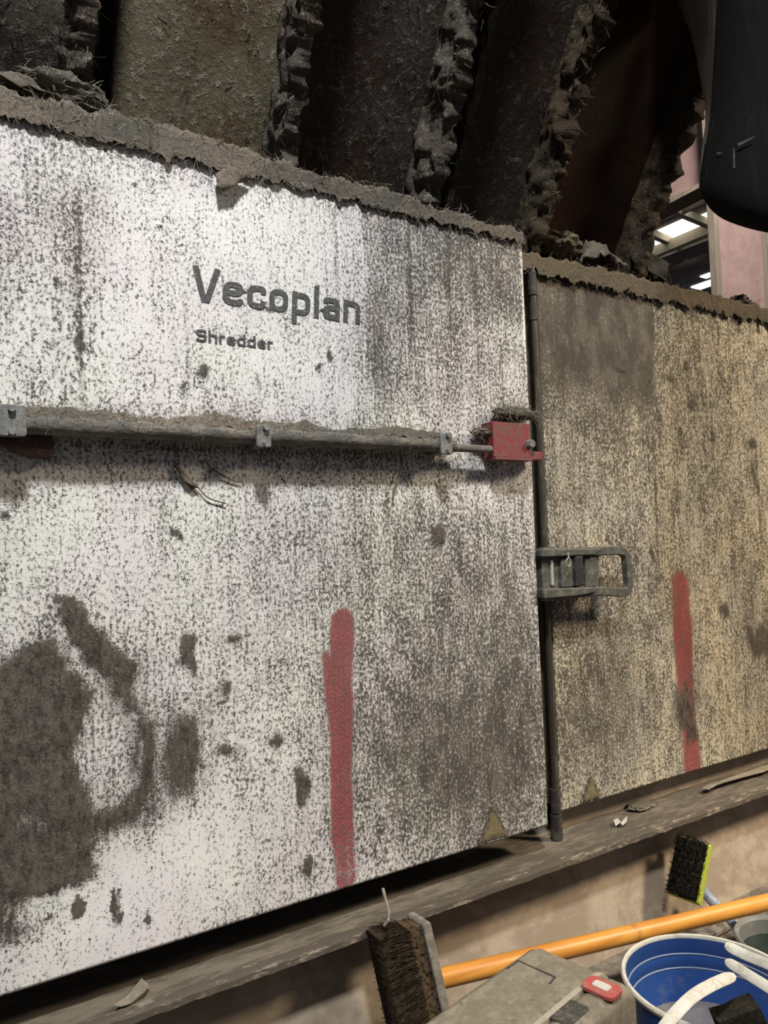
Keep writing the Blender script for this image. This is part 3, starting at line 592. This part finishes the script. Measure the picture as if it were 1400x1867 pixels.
def lump(name, c, r, mat, label, cat, group=None, seed=0, amp=.35, nf=120, fl=.016):
    b = bmesh.new(); bmesh.ops.create_icosphere(b, subdivisions=4, radius=1)
    for v in b.verts:
        p = v.co.copy(); k = 1+amp*fbm(p.x*1.6+seed, p.y*1.6, p.z*1.6, 5)+amp*.4*fbm(p.x*5+seed, p.y*5, p.z*5); v.co = Vector((p.x*r[0]*k, p.y*r[1]*k, p.z*r[2]*k))+Vector(c)
    s = [np.array(v.co) for v in b.verts]; o = fin(name, b, mat); tag(o, label, cat, group)
    if nf: strands('clump_fibres', s, nf, fl, .0006, M_fib, o, .3)
    return o
b1 = onY(938, 752, -.014); lump('dust_clump', (b1[0]-.006, -.02, b1[2]-.004), (.054, .020, .0135), M_dust, 'fibrous dust clump on top of the red bracket', 'dust', 'dust clumps', 3, .16, 420)
lump('dust_clump', (onY(890, 790, -.02)[0]-.015, -.018, onY(880, 788, -.02)[2]), (.022, .012, .008), M_dust, 'small dust clump on the thin rod left of the red bracket', 'dust', 'dust clumps', 5, .4, 90)
c = onY(1022, 447, .1); lump('dust_clump', c, (.048, .04, .026), M_dustw, 'brown dust lump at the left end of the right door top, beside the gap', 'debris', 'debris on the right door top', 11, .4, 120)
c = onY(1185, 492, .09); bm = bmesh.new(); box(bm, c, (.075, .05, .05), Matrix.Rotation(math.radians(12), 4, 'Y')); bmesh.ops.subdivide_edges(bm, edges=bm.edges, cuts=5, use_grid_fill=True)
for v in bm.verts: v.co += Vector((fbm(v.co.x*30, v.co.y*30, v.co.z*30)*.006,)*3)
s = [np.array(v.co) for v in bm.verts]; o = fin('debris_block', bm, M_black); tag(o, 'dark fuzzy block lying at the middle of the right door top', 'debris', 'debris on the right door top'); strands('clump_fibres', s, 160, .016, .0006, M_fib, o, .1)
c = onY(1350, 556, .07); lump('debris_lump', c, (.045, .03, .022), M_steel, 'small dark lump on the right door top, in front of the pink column', 'debris', 'debris on the right door top', 21, .35, 60)
# crumpled film on the dust
def film(name, cpx, Y, size, mat, label, seed):
    c = onY(*cpx, Y); n = 26; V, Fc = [], []
    for i in range(n):
        for j in range(n):
            u, v = i/(n-1)-.5, j/(n-1)-.5; k = noise.noise(Vector((u*5+seed, v*5, 1)))
            V.append((c[0]+u*size[0], c[1]+v*size[1]+.012*k, c[2]+size[2]*(math.cos(u*3.0)*math.cos(v*2.6)-.55)+.020*noise.noise(Vector((u*6+seed, v*6, 4)))+.008*fbm(u*14, v*14, seed)))
    for i in range(n-1):
        for j in range(n-1): a = i*n+j; Fc.append((a, a+1, a+n+1, a+n))
    o = raw(name, V, Fc, mat); m = o.modifiers.new('solid', 'SOLIDIFY'); m.thickness = .0012; return tag(o, label, 'debris')
film('crumpled_film', (1085, 462), .09, (.135, .07, .060), dusty('grey_film', (.075, .068, .056), (.135, .122, .10), .6, 40, rough=.8, bump=.6, bd=.006), 'crumpled grey film draped on the right door top, left of the dark block', 3)
film('crumpled_film', (25, 165), .10, (.30, .09, .05), M_dust, 'matted grey fibre wad at the top left, behind the left door edge', 8)
c = onY(120, 175, .09); lump('dust_clump', c, (.06, .04, .028), M_dust, 'soft purple-grey dust mound at the foot of the leftmost hopper rib', 'dust', 'dust clumps', 31, .3, 250, .02)
# pale scrap hanging over the edge
sp = [(392, 318), (415, 300), (455, 318), (448, 326), (425, 340), (398, 343)]
V = [onY(x, y, -.010-.012*i/6) for i, (x, y) in enumerate(sp)]; bm = bmesh.new(); vs = [bm.verts.new(v) for v in V]; bm.faces.new(vs); bmesh.ops.triangulate(bm, faces=bm.faces); bmesh.ops.subdivide_edges(bm, edges=bm.edges, cuts=4, use_grid_fill=True)
for v in bm.verts: v.co.y += .004*fbm(v.co.x*60, v.co.z*60, 1)
o = fin('cloth_scrap', bm, M_dust); m = o.modifiers.new('solid', 'SOLIDIFY'); m.thickness = .0015; tag(o, 'pale torn cloth scrap hanging over the top edge of the left door', 'scrap')
# threads stuck on the door
def thread(px, Y, r, label, mat=M_fibd, name='thread', group=None):
    ctrl = [Vector(onY(x, y, Y)) for x, y in px]; P = []
    for i in range(len(ctrl)-1):
        p0, p1, p2, p3 = ctrl[max(i-1, 0)], ctrl[i], ctrl[i+1], ctrl[min(i+2, len(ctrl)-1)]
        for t in np.linspace(0, 1, 6, endpoint=False): P.append(.5*((2*p1)+(p2-p0)*t+(2*p0-5*p1+4*p2-p3)*t*t+(3*p1-p0-3*p2+p3)*t**3))
    P.append(ctrl[-1]); b = bmesh.new(); tube(b, P, r, 6); return tag(fin(name, b, mat), label, 'thread', group)
thread([(318, 842), (340, 868), (362, 890), (380, 908), (412, 918)], -.005, .0011, 'dark curved thread stuck to the left door below the lock bar, longer one')
thread([(374, 836), (384, 852), (405, 866), (425, 876), (440, 878)], -.005, .0011, 'short dark curved thread stuck to the left door, upper right of the longer one')
thread([(728, 822), (733, 845), (722, 880), (714, 912)], -.007, .0012, 'thin dark thread hanging straight down from the lock bar')
pf = [(316, 846), (326, 850), (350, 880), (362, 888), (350, 893), (335, 880)]; bm = bmesh.new(); bm.faces.new([bm.verts.new(onY(x, y, -.006)) for x, y in pf]); o = fin('dust_flake', bm, M_dust); o.modifiers.new('solid', 'SOLIDIFY').thickness = .002; tag(o, 'grey dust flake stuck to the left door under the lock bar', 'flake')
# bits on the ledge
def chip(name, px, z, mat, label, th=.0015, curl=.004, cat='flake', group=None):
    P = [onZ(x, y, z) for x, y in px]; c = np.mean(P, 0); b = bmesh.new(); b.faces.new([b.verts.new((p[0], p[1], p[2]+curl*((i % 3)-.6))) for i, p in enumerate(P)]); bmesh.ops.triangulate(b, faces=b.faces)
    o = fin(name, b, mat, smooth=False); o.modifiers.new('solid', 'SOLIDIFY').thickness = th; return tag(o, label, cat, group)
M_chip = dusty('paint_chip', (.22, .19, .15), (.34, .30, .24), .5, 60)
chip('paint_chip', [(258, 1780), (272, 1798), (262, 1815), (240, 1824), (222, 1836), (208, 1840), (232, 1812)], .229, M_chip, 'bent paint chip lying on the ledge below the left door')
chip('bent_strip', [(1278, 1436), (1292, 1440), (1310, 1431), (1395, 1405), (1420, 1395), (1400, 1396), (1310, 1424), (1295, 1430)], .232, M_chip, 'long bent strip lying on the ledge below the right door', curl=.003)
M_paper = dusty('white_scrap', (.55, .52, .46), (.42, .38, .32), .4, 90)
chip('paper_scrap', [(1118, 1494), (1126, 1492), (1131, 1500), (1122, 1504)], .2285, M_paper, 'tiny white scrap on the ledge, left one of the pair', cat='scrap', curl=.002)
chip('paper_scrap', [(1131, 1499), (1143, 1488), (1142, 1500), (1134, 1503)], .2285, M_paper, 'tiny white scrap on the ledge, right one of the pair', cat='scrap', curl=.002)
lump('dirt_heap', onZ(1168, 1468, .226), (.035, .022, .006), M_ledge, 'low dark dirt heap on the ledge below the right door', 'dirt', None, 41, .3, 0)
th = [at(698, 1620, 1.17), at(703, 1640, 1.155), at(709, 1662, 1.14), at(708, 1678, 1.13), at(700, 1688, 1.13)]
bm = bmesh.new(); tube(bm, th, .0024, 7); tag(fin('cord', bm, M_bind), 'pale bent cord hanging over the ledge lip above the broom head', 'cord')

# ------------------------------------------------------------------ black rubber hood, top right
hood = empty('rubber_hood', (1.35, -.40, 1.3)); tag(hood, 'big black rubber hood with a rounded lower edge hanging at the upper right', 'hood')
rows = [(-1100, 1060, 1330), (-600, 1130, 1328), (-160, 1185, 1322), (-80, 1212, 1320), (0, 1240, 1316), (50, 1262, 1313), (100, 1275, 1310), (150, 1284, 1307), (190, 1292, 1305), (230, 1292, 1300), (270, 1285, 1293), (310, 1281, 1287), (345, 1281, 1285)]
def dep(x, y): return 1.28-.10*(1-math.exp(-max(0, x-1285)/55))
V, Fc = [], []; nc = 26
low = [(345, 1285), (362, 1291), (378, 1302), (392, 1320), (402, 1345), (411, 1375), (417, 1410)]
def xleft(y): return float(np.interp(y, [r[0] for r in rows]+[361, 377, 391, 401, 410, 416, 419], [r[2] for r in rows]+[1291, 1302, 1320, 1345, 1375, 1405, 1430]))
ys = list(np.linspace(-1100, -190, 14))+list(np.linspace(-160, 345, 30))+list(np.linspace(352, 421, 16))
for y in ys:
    xl = xleft(y)
    for j in range(nc):
        x = xl+(1620-xl)*(j/(nc-1))**1.6; V.append(at(x, y, dep(x-(xl-1285)*.6, y)+.006*math.sin(y/90)))
for i in range(len(ys)-1):
    for j in range(nc-1): a = i*nc+j; Fc.append((a, a+1, a+nc+1, a+nc))
o = raw('hood_front', V, Fc, M_rubber, hood); m = o.modifiers.new('solid', 'SOLIDIFY'); m.thickness = .008
V, Fc = [], []
for y, xl, xr in rows:
    for t in np.linspace(0, 1, 8): V.append(at(xl+(xr-xl)*t, y, 1.28+.32*(1-t)**1.2*min(1, (xr-xl)/60)))
for i in range(len(rows)-1):
    for j in range(7): a = i*8+j; Fc.append((a, a+1, a+9, a+8))
o = raw('hood_side', V, Fc, M_rubside, hood); m = o.modifiers.new('solid', 'SOLIDIFY'); m.thickness = .006
bm = bmesh.new(); tube(bm, [at(xl+2, y, 1.285+.32*min(1, (xr-xl)/60)) for y, xl, xr in rows[:10]]+[at(xr-1, y, 1.283) for y, xl, xr in rows[10:]], .007, 8); fin('hood_rim', bm, M_rubber, hood)
# scuffs
for px in ([(1306, 278), (1314, 276), (1318, 279), (1308, 282)], [(1344, 262), (1374, 248), (1376, 250), (1347, 266)], [(1336, 270), (1339, 270), (1341, 308), (1336, 306)]):
    b = bmesh.new(); b.faces.new([b.verts.new(at(x, y, dep(x, y)-.010)) for x, y in px]); fin('scuff_mark', b, M_scuff, hood, smooth=False)

# ------------------------------------------------------------------ floor things
# push broom
hd0, hd1 = Vector(onY(762, 1672, -.09)), Vector(onY(802, 1850, -.115)); hd1 = hd0+(hd1-hd0)*1.15
ax = (hd1-hd0).normalized(); hs, he = Vector(onY(792, 1787, -.1)), Vector(onY(1402, 1644, -.2)); hd = (he-hs).normalized()
bro = empty('push_broom', (hd1.x, hd1.y, 0)); tag(bro, 'push broom with brown bristles and varnished wooden handle leaning along the base', 'broom')
bx = -(hd-ax*hd.dot(ax)).normalized(); bz = ax.cross(bx)     # bristles point away from the handle
mid = (hd0+hd1)/2; Lh = (hd1-hd0).length
R3 = Matrix((ax, bx, bz)).transposed().to_4x4()
bm = bmesh.new(); prism(bm, rrect(Lh, .016, .006, 3), -.03, .03, Matrix.Translation(mid) @ R3); fin('head_board', bm, M_bind, bro, smooth=False, bevel=.003)
def bristle_block(name, L_, depth0, depth1, half, mat, par, origin, R, splay=1.12, n=(60, 16), ragged=.006):
    V, Fc = [], []; nu, nd = n
    ring = [(-1, -1), (-.33, -1), (.33, -1), (1, -1), (1, 0), (1, 1), (.33, 1), (-.33, 1), (-1, 1), (-1, 0)]
    for i in range(nd+1):
        t = i/nd; d = depth0+(depth1-depth0)*t; k = 1+(splay-1)*t
        for q in range(nu*2):
            u = q/nu
            if u < 1: a, s = -1+2*u, -1
            else: a, s = 1-2*(u-1), 1
            e = ragged*t*fbm(a*30, s*3, 2); f2 = .003*fbm(a*40, t*4, s*2)
            V.append(origin+R @ Vector((a*L_/2*k+f2, d+e, s*(half*k+f2))))
    w = nu*2
    for i in range(nd):
        for q in range(w): a, b = i*w+q, i*w+(q+1) % w; Fc.append((a, b, b+w, a+w))
    Fc += [tuple([nd*w+q, nd*w+q+1, nd*w+w-2-q, nd*w+w-1-q]) for q in range(nu-1)]
    return raw(name, V, Fc, mat, par)
b0 = bristle_block('bristle_roots', Lh*.97, .006, .032, .024, M_brist2, bro, mid, R3.to_3x3(), 1.06)
b0['label'] = 'lighter tan root band of the bristles'
b1_ = bristle_block('bristles', Lh*.98, .030, .082, .0255, M_brist, bro, mid, R3.to_3x3(), 1.10)
R33 = R3.to_3x3(); V, Fc = [], []
for _ in range(2600):
    a, s, w0 = rng.uniform(-.5, .5)*Lh*.98, rng.uniform(-1, 1), rng.uniform(.6, 1.08); r = .0008
    p = mid+R33 @ Vector((a, .028, s*.0265)); q = mid+R33 @ Vector((a*1.1+rng.normal()*.004, .082*w0, s*.030+rng.normal()*.002)); b = len(V)
    for e, rr in ((p, r), (q, r*.5)):
        for ang in (0, 2.1, 4.2): V.append(e+R33 @ Vector((rr*math.cos(ang), 0, rr*math.sin(ang))))
    Fc += [(b, b+1, b+4, b+3), (b+1, b+2, b+5, b+4), (b+2, b, b+3, b+5)]
o = raw('bristle_strands', V, Fc, M_brist, b1_); o['kind'] = 'stuff'
bm = bmesh.new(); n = 12; tube(bm, [hs-hd*.01+hd*((he-hs).length*1.35)*t for t in np.linspace(0, 1, n)], .0155, 18); ho = fin('broom_handle', bm, M_wood, bro); ho['label'] = 'orange-yellow varnished wooden handle'

# lime deck brush leaning on the base
k0, k1 = Vector(onY(1262, 1540, -.075)), Vector(onY(1240, 1648, -.085)); kax = (k1-k0).normalized(); kx = Vector((-1.0, -.35, .45)); kx = (kx-kax*kx.dot(kax)).normalized(); kz = kax.cross(kx)
KR = Matrix((kax, kx, kz)).transposed().to_4x4(); km = (k0+k1)/2+Vector((.034, .016, -.006)); KL = (k1-k0).length
dk = empty('deck_brush', tuple(km)); tag(dk, 'small lime green brush with black bristles leaning on the tan base', 'brush')
bm = bmesh.new(); prism(bm, rrect(KL*1.02, .022, .006, 3), -.034, .034, Matrix.Translation(km) @ KR); fin('brush_block', bm, M_lime, dk, smooth=False, bevel=.004)
bb = bristle_block('bristles', KL*.93, .008, .036, .027, M_bb, dk, km, KR.to_3x3(), 1.04, (40, 10), .005)
V, Fc = [], []; K3 = KR.to_3x3()
for i in range(26):
    for j in range(11):
        for _ in range(3):
            a, s = (i/25-.5)*KL*.94+rng.normal()*.0015, (j/10-.5)*.055+rng.normal()*.0015; b = len(V)
            p = km+K3 @ Vector((a, .007, s)); q = km+K3 @ Vector((a*1.05+rng.normal()*.002, .044+rng.normal()*.003, s*1.05+rng.normal()*.002))
            for e, rr in ((p, .0009), (q, .0005)):
                for ang in (0, 2.1, 4.2): V.append(e+K3 @ Vector((rr*math.cos(ang), 0, rr*math.sin(ang))))
            Fc += [(b, b+1, b+4, b+3), (b+1, b+2, b+5, b+4), (b+2, b, b+3, b+5)]
o = raw('bristle_strands', V, Fc, M_bb, bb); o['kind'] = 'stuff'
p0 = Vector(onY(1274, 1616, -.065)); p1 = Vector(onZ(1352, 1702, .03)); bm = bmesh.new(); tube(bm, [p0, p0.lerp(p1, .1), p0.lerp(p1, .55), p0.lerp(p1, .6), p1], [.009, .0105, .0105, .008, .008], 14); o = fin('brush_handle', bm, M_bluegrey, dk); o['label'] = 'blue-grey plastic handle'
q0, q1 = Vector(onZ(1225, 1738, .008)), Vector(onZ(1345, 1676, .008)); bm = bmesh.new(); dq = (q1-q0); box(bm, (q0+q1)/2, (dq.length*1.3, .022, .012), frame_rot(dq, (0, 0, 1))); tag(fin('flat_bar', bm, M_bind, smooth=False, bevel=.003), 'pale grey flat bar lying on the floor behind the blue bucket', 'bar')

# tool case, standing on its long side
CA = Vector((.962, .215, 0)).normalized(); CB = Vector((CA.y, -CA.x, 0)); CT = .25; cn = Vector(onZ(958, 1730, CT)) ; Lc, Wc = .46, .158
org = cn+CA*.040-CB*.002     # back right corner of the top face
case = empty('tool_case', tuple((org-CA*Lc/2+CB*Wc/2).xy)+(0,)); tag(case, 'dusty khaki tool case with a red latch standing in the foreground', 'case')
CR = Matrix((CA, CB, Vector((0, 0, 1)))).transposed().to_4x4()
def case_half(name, b0, b1, inset=0.):
    w = b1-b0; b = bmesh.new(); prism(b, rrect(Lc, CT, .035, 6), -w/2, w/2, Matrix.Translation(org-CA*Lc/2+CB*(b0+b1)/2-Vector((0, 0, CT/2))) @ CR @ Matrix.Rotation(math.radians(90), 4, 'X')); return fin(name, b, M_case, case, smooth=False, bevel=.014)
body = case_half('case_body', 0, Wc*.70); lid = case_half('case_lid', Wc*.70+.002, Wc)
bm = bmesh.new(); prism(bm, rrect(Lc+.004, CT+.004, .037, 6), -.004, .004, Matrix.Translation(org-CA*Lc/2+CB*Wc*.706-Vector((0, 0, CT/2))) @ CR @ Matrix.Rotation(math.radians(90), 4, 'X')); o = fin('seam_bead', bm, dusty('pale_seam', (.36, .33, .26), (.30, .27, .21), .5, 60), case, smooth=False, bevel=.001)
def on_case(x, y): return Vector(onZ(x, y, CT))
pl = on_case(1097, 1806); bm = bmesh.new()
outer = rrect(.034, .048, .009, 4)
prism(bm, outer, 0, .006, Matrix.Translation(pl) @ CR); lt = fin('red_latch', bm, M_latred, case, smooth=False, bevel=.0015); lt['label'] = 'faded red plastic latch'
bm = bmesh.new(); prism(bm, rrect(.015, .024, .004, 3), .004, .0075, Matrix.Translation(pl) @ CR); fin('latch_tab', bm, M_paper, lt, smooth=False, bevel=.001)
pl2 = on_case(1036, 1846); bm = bmesh.new(); prism(bm, rrect(.050, .034, .005, 3), -.004, .0012, Matrix.Translation(pl2) @ CR); fin('handle_recess', bm, M_cased, case, smooth=False)
for (xa, ya), (xb, yb) in (((945, 1752), (1012, 1782)), ((1012, 1782), (1002, 1794)), ((945, 1752), (925, 1766))):
    a, b = on_case(xa, ya), on_case(xb, yb); bb = bmesh.new(); box(bb, (a+b)/2, ((b-a).length, .0025, .002), frame_rot(b-a, (0, 0, 1))); fin('embossed_line', bb, M_cased, case, smooth=False)

# blue bucket
BC = Vector((.957, -.424, 0)); BR, BH = .126, .206
bk = empty('bucket', tuple(BC)); tag(bk, 'blue plastic bucket with a white rim in the bottom right corner', 'bucket')
prof = [(.0, .004), (.095, .004), (.098, .0), (.104, .04), (.1215, BH-.012), (.1215, BH), (.1180, BH), (.1155, BH-.022), (.1165, BH-.025), (.1145, BH-.030), (.1125, BH-.042), (.1135, BH-.045), (.1110, BH-.050), (.108, BH-.075), (.1065, BH-.077), (.098, .055), (.096, .05), (.0, .05)]
bm = bmesh.new(); lathe(bm, prof, 64, BC); fin('bucket_shell', bm, M_blue, bk)
bm = bmesh.new(); lathe(bm, [(.0, .096), (.06, .098), (.1005, .106), (.1055, .116), (.1065, .110), (.100, .085), (0, .08)], 48, BC); o = fin('bucket_residue', bm, M_bluein, bk); o['label'] = 'grey dried residue in the bottom'
bm = bmesh.new(); lathe(bm, [(.1175, BH-.002), (.1225, BH-.005), (.1245, BH), (.1225, BH+.003), (.1185, BH+.003), (.1172, BH), (.1175, BH-.002)], 64, BC); o = fin('bucket_rim', bm, M_white, bk); o['label'] = 'off-white rolled rim'
for zz, rr in ((BH-.025, .1163), (BH-.045, .1133)):
    b = bmesh.new(); tube(b, [(BC.x+rr*math.cos(t), BC.y+rr*math.sin(t), zz) for t in np.linspace(0, 6.2832, 65)], .0016, 6, False); fin('bucket_ridge', b, dusty('pale_blue_ridge', (.22, .28, .40), (.30, .34, .42), .5, 40), bk)
# white straps (brush handles) resting in the bucket
def strap(pts, w, t, label):
    P = [Vector(p) for p in pts]; C2 = []
    for i in range(len(P)-1):
        a, b, c, d = P[max(i-1, 0)], P[i], P[i+1], P[min(i+2, len(P)-1)]
        for u in np.linspace(0, 1, 6, endpoint=False): C2.append(.5*((2*b)+(c-a)*u+(2*a-5*b+4*c-d)*u*u+(3*b-a-3*c+d)*u**3))
    C2.append(P[-1]); bm = bmesh.new(); rings = []; n = len(C2)
    for i, p in enumerate(C2):
        tt = (C2[min(i+1, n-1)]-C2[max(i-1, 0)]).normalized(); view = (Vector(CP)-p).normalized(); sd = tt.cross(Vector((-.55, -.45, .7))).normalized(); nn = sd.cross(tt)
        e = min(i, n-1-i); ww = w*(.45, .8, .95)[e] if e < 3 else w
        rings.append([bm.verts.new(p+sd*ww/2*a+nn*t/2*b) for a, b in ((-1, -.5), (-.7, -1), (.7, -1), (1, -.5), (1, .5), (.7, 1), (-.7, 1), (-1, .5))])
    for a, b in zip(rings, rings[1:]):
        for k in range(8): bm.faces.new((a[k], a[(k+1) % 8], b[(k+1) % 8], b[k]))
    bm.faces.new(rings[0][::-1]); bm.faces.new(rings[-1]); o = fin('plastic_handle', bm, M_white); return tag(o, label, 'handle', 'white handles in the bucket')
strap([at(1338, 1779, .99), at(1300, 1795, .96), at(1262, 1818, .93), at(1225, 1856, .90), at(1190, 1905, .88)], .0145, .005, 'white curved plastic handle crossing the inside of the blue bucket, leftmost of three')
strap([at(1324, 1752, 1.03), at(1360, 1775, 1.0), at(1400, 1800, .97), at(1450, 1830, .94)], .0145, .005, 'white plastic handle in the blue bucket, middle of three')
strap([at(1322, 1723, 1.05), at(1360, 1742, 1.03), at(1400, 1758, 1.0), at(1460, 1785, .97)], .0145, .005, 'white plastic handle lying on the bucket rim, uppermost of three')
nb0, nb1 = at(1308, 1868, .985), at(1382, 1836, .985); bm = bmesh.new(); dq = Vector(nb1-nb0); box(bm, (nb0+nb1)/2, (dq.length, .03, .022), frame_rot(dq, (0, 0, 1))); bmesh.ops.subdivide_edges(bm, edges=bm.edges, cuts=4, use_grid_fill=True)
for v in bm.verts: v.co += Vector((0, fbm(v.co.x*40, v.co.y*40, 0)*.004, fbm(v.co.x*40, v.co.y*40, 3)*.005))
o = fin('scrub_brush', bm, M_bb); tag(o, 'dark bristly scrub brush lying in the bottom of the blue bucket', 'brush')
# grey tub with dark liquid at right edge
TC = Vector((1.29, -.335, 0)); tb = empty('tub', tuple(TC)); tag(tb, 'small grey tub with dark green contents at the right edge behind the bucket', 'tub')
bm = bmesh.new(); lathe(bm, [(.0, .003), (.066, .003), (.068, 0), (.080, .12), (.083, .125), (.080, .128), (.073, .123), (.066, .08), (.0, .08)], 48, TC); fin('tub_wall', bm, M_glassy, tb)
bm = bmesh.new(); lathe(bm, [(.0, .100), (.0685, .100), (.0675, .092), (0, .091)], 48, TC); fin('tub_contents', bm, M_green, tb)
